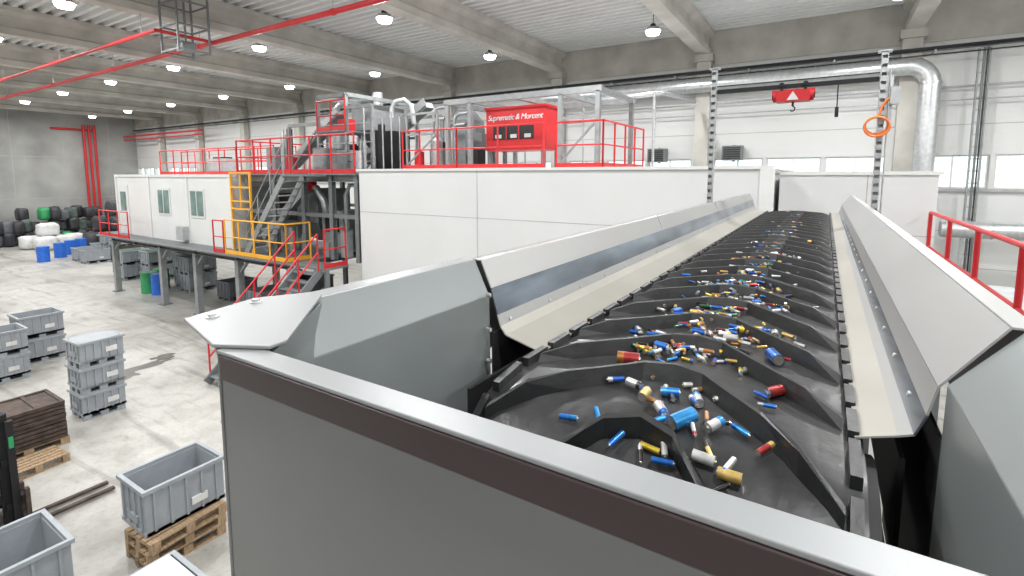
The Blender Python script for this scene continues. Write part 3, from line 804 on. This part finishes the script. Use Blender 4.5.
for z in (.35,1.0,1.65): b.beam((fx-.38,fy+.8,z),(fx+.38,fy+.8,z),.08,.1,DARK)
b.box((fx,fy+.93,.45),(1.0,.06,.12),DARK); b.box((fx,fy+.93,.15),(1.0,.06,.1),DARK)
for x in (fx+.25,fx+.5):
    b.bx(x-.04,x+.04,fy+.93,fy+.98,.03,.6,RUST); b.bx(x-.035,x+.035,fy+.93,fy+1.95,.03,.07,RUST)
b.cyl((fx,fy+.8,.4),(fx,fy+.8,1.6),.04,GALV,10)
b.box((fx+.44,fy+.86,1.3),(.02,.05,.16),GREEN)
b.done()

# ------------------------------------------------------------------ far storage piles
b=B('black_sack_stack')
sd=0
for (x,y,z) in ((-42.5,13.8,0),(-42.5,15.1,0),(-42.5,16.4,0),(-41,14.2,0),(-41,15.5,0),(-42.5,14.4,1.1),(-42.4,15.7,1.1),(-41.2,14.9,1.1),(-42,15.0,2.1)):
    sd+=1; b.sack((x,y,z+.56),(1.3,1.25,1.12),BAGK,sd)
b.done()
b=B('white_sack_stack')
for (x,y,z) in ((-45.5,11.2,0),(-45.5,12.4,0),(-45.0,13.4,0),(-44.0,11.6,0),(-44.2,12.7,0),(-45,12.0,.85)):
    sd+=1; b.sack((x,y,z+.45),(1.15,1.1,.9),BAGW,sd)
b.done()
b=B('waste_sack_pile')
for i in range(69):
    row=i//23
    x=-48.9+random.uniform(-.2,.9); y=4.5+i%23*.52; z=.85*row
    if row==2 and random.random()<.35: continue
    m=random.choice((BAGG,BAGG,BAGK,BAGK,BAGK,BAGK,BIND,BIND,GREEN,BAGG)); sd+=1
    h=random.uniform(.7,1.05)
    b.sack((x,y,z+h/2),(1.0,.62,h),m,sd)
b.done()
def drum(b,x,y,z,m,r=.29,h=.88):
    b.cyl((x,y,z),(x,y,z+h),r,m,18)
    for k in (.02,.33,.66,.96): b.cyl((x,y,z+h*k),(x,y,z+h*k+.03),r+.015,m,18)
b=B('plastic_drum_group')
for (x,y,m) in ((-38.2,9.9,BLUEP),(-39.4,11.0,BLUEP),(-40.4,11.8,BLUEP),(-40.9,12.5,BLUEP),(-46.5,8.6,GREEN),(-46.4,9.4,GREEN)): drum(b,x,y,0,m)
b.done()
b=B('plastic_drum_group')
for (x,y,m) in ((-24.3,9.6,GREEN),(-23.6,9.7,BLUEP),(-24.8,10.3,GREEN)): drum(b,x,y,0,m)
b.done()
b=B('box_pallet_stack')
for (x,y,n_) in ((-35.4,11.4,1),(-36.9,11.5,1),(-35.4,12.8,2),(-36.9,12.9,2),(-38.4,12.9,1)):
    for k in range(n_): bin_(b,x,y,.76*k,1.0,1.2,.76)
b.done()
b=B('box_pallet_stack')
for (x,y,n_,m) in ((-24.4,11.4,2,BIN),(-23.1,11.0,2,BIN),(-20.2,11.1,1,BIND),(-17.6,10.8,1,BIN),(-15.0,10.8,2,BIND),(-14.0,10.4,1,BIN)):
    for k in range(n_): bin_(b,x,y,.76*k,1.0,1.2,.76,m)
b.done()
b=B('box_pallet_stack')
for (x,y,n_,m) in ((-28.4,10.6,2,BIN),(-29.8,11,2,RUST),(-27.2,11.2,2,BIN),(-30.5,12.4,2,BIN),(-28.8,12.6,3,BIN)):
    for k in range(n_): bin_(b,x,y,.7*k,1.0,1.2,.7,m,fill=GREEN if k==n_-1 else None)
b.done()
# floor stain
b=B('floor_stain')
for (sx,sy,ra,rb_,sd_) in ((-14.9,5.5,.20,.75,3),(-15.25,6.2,.22,.30,9),(-14.5,4.95,.20,.22,5),(-14.7,5.2,.32,.2,7)):
    pts=[]
    for i in range(28):
        t=2*math.pi*i/28; r=1+.7*noise.noise(Vector((math.cos(t)*1.7,math.sin(t)*1.7,sd_)))
        pts.append((sx+ra*r*math.cos(t),sy+rb_*r*math.sin(t),.003+.0004*sd_))
    b.add(pts,[list(range(28))],mat('damp_stain',(.10,.092,.082),.35,0,3,.3))
b.done()

# ------------------------------------------------------------------ world and camera
w=bpy.data.worlds.new('World'); S.world=w; w.use_nodes=True
bg=w.node_tree.nodes['Background']; bg.inputs[0].default_value=(.93,.98,1,1); bg.inputs[1].default_value=2.2
cam=bpy.data.cameras.new('camera'); co=bpy.data.objects.new('camera',cam); S.collection.objects.link(co)
co.location=(0,0,5)
yaw=math.radians(32); th=math.radians(5.94)
F=Vector((-math.sin(yaw)*math.cos(th),math.cos(yaw)*math.cos(th),-math.sin(th)))
co.rotation_euler=F.to_track_quat('-Z','Y').to_euler()
cam.sensor_width=36; cam.lens=500/1024*36; cam.shift_y=-61/1024; cam.clip_start=.03; cam.clip_end=300
S.camera=co
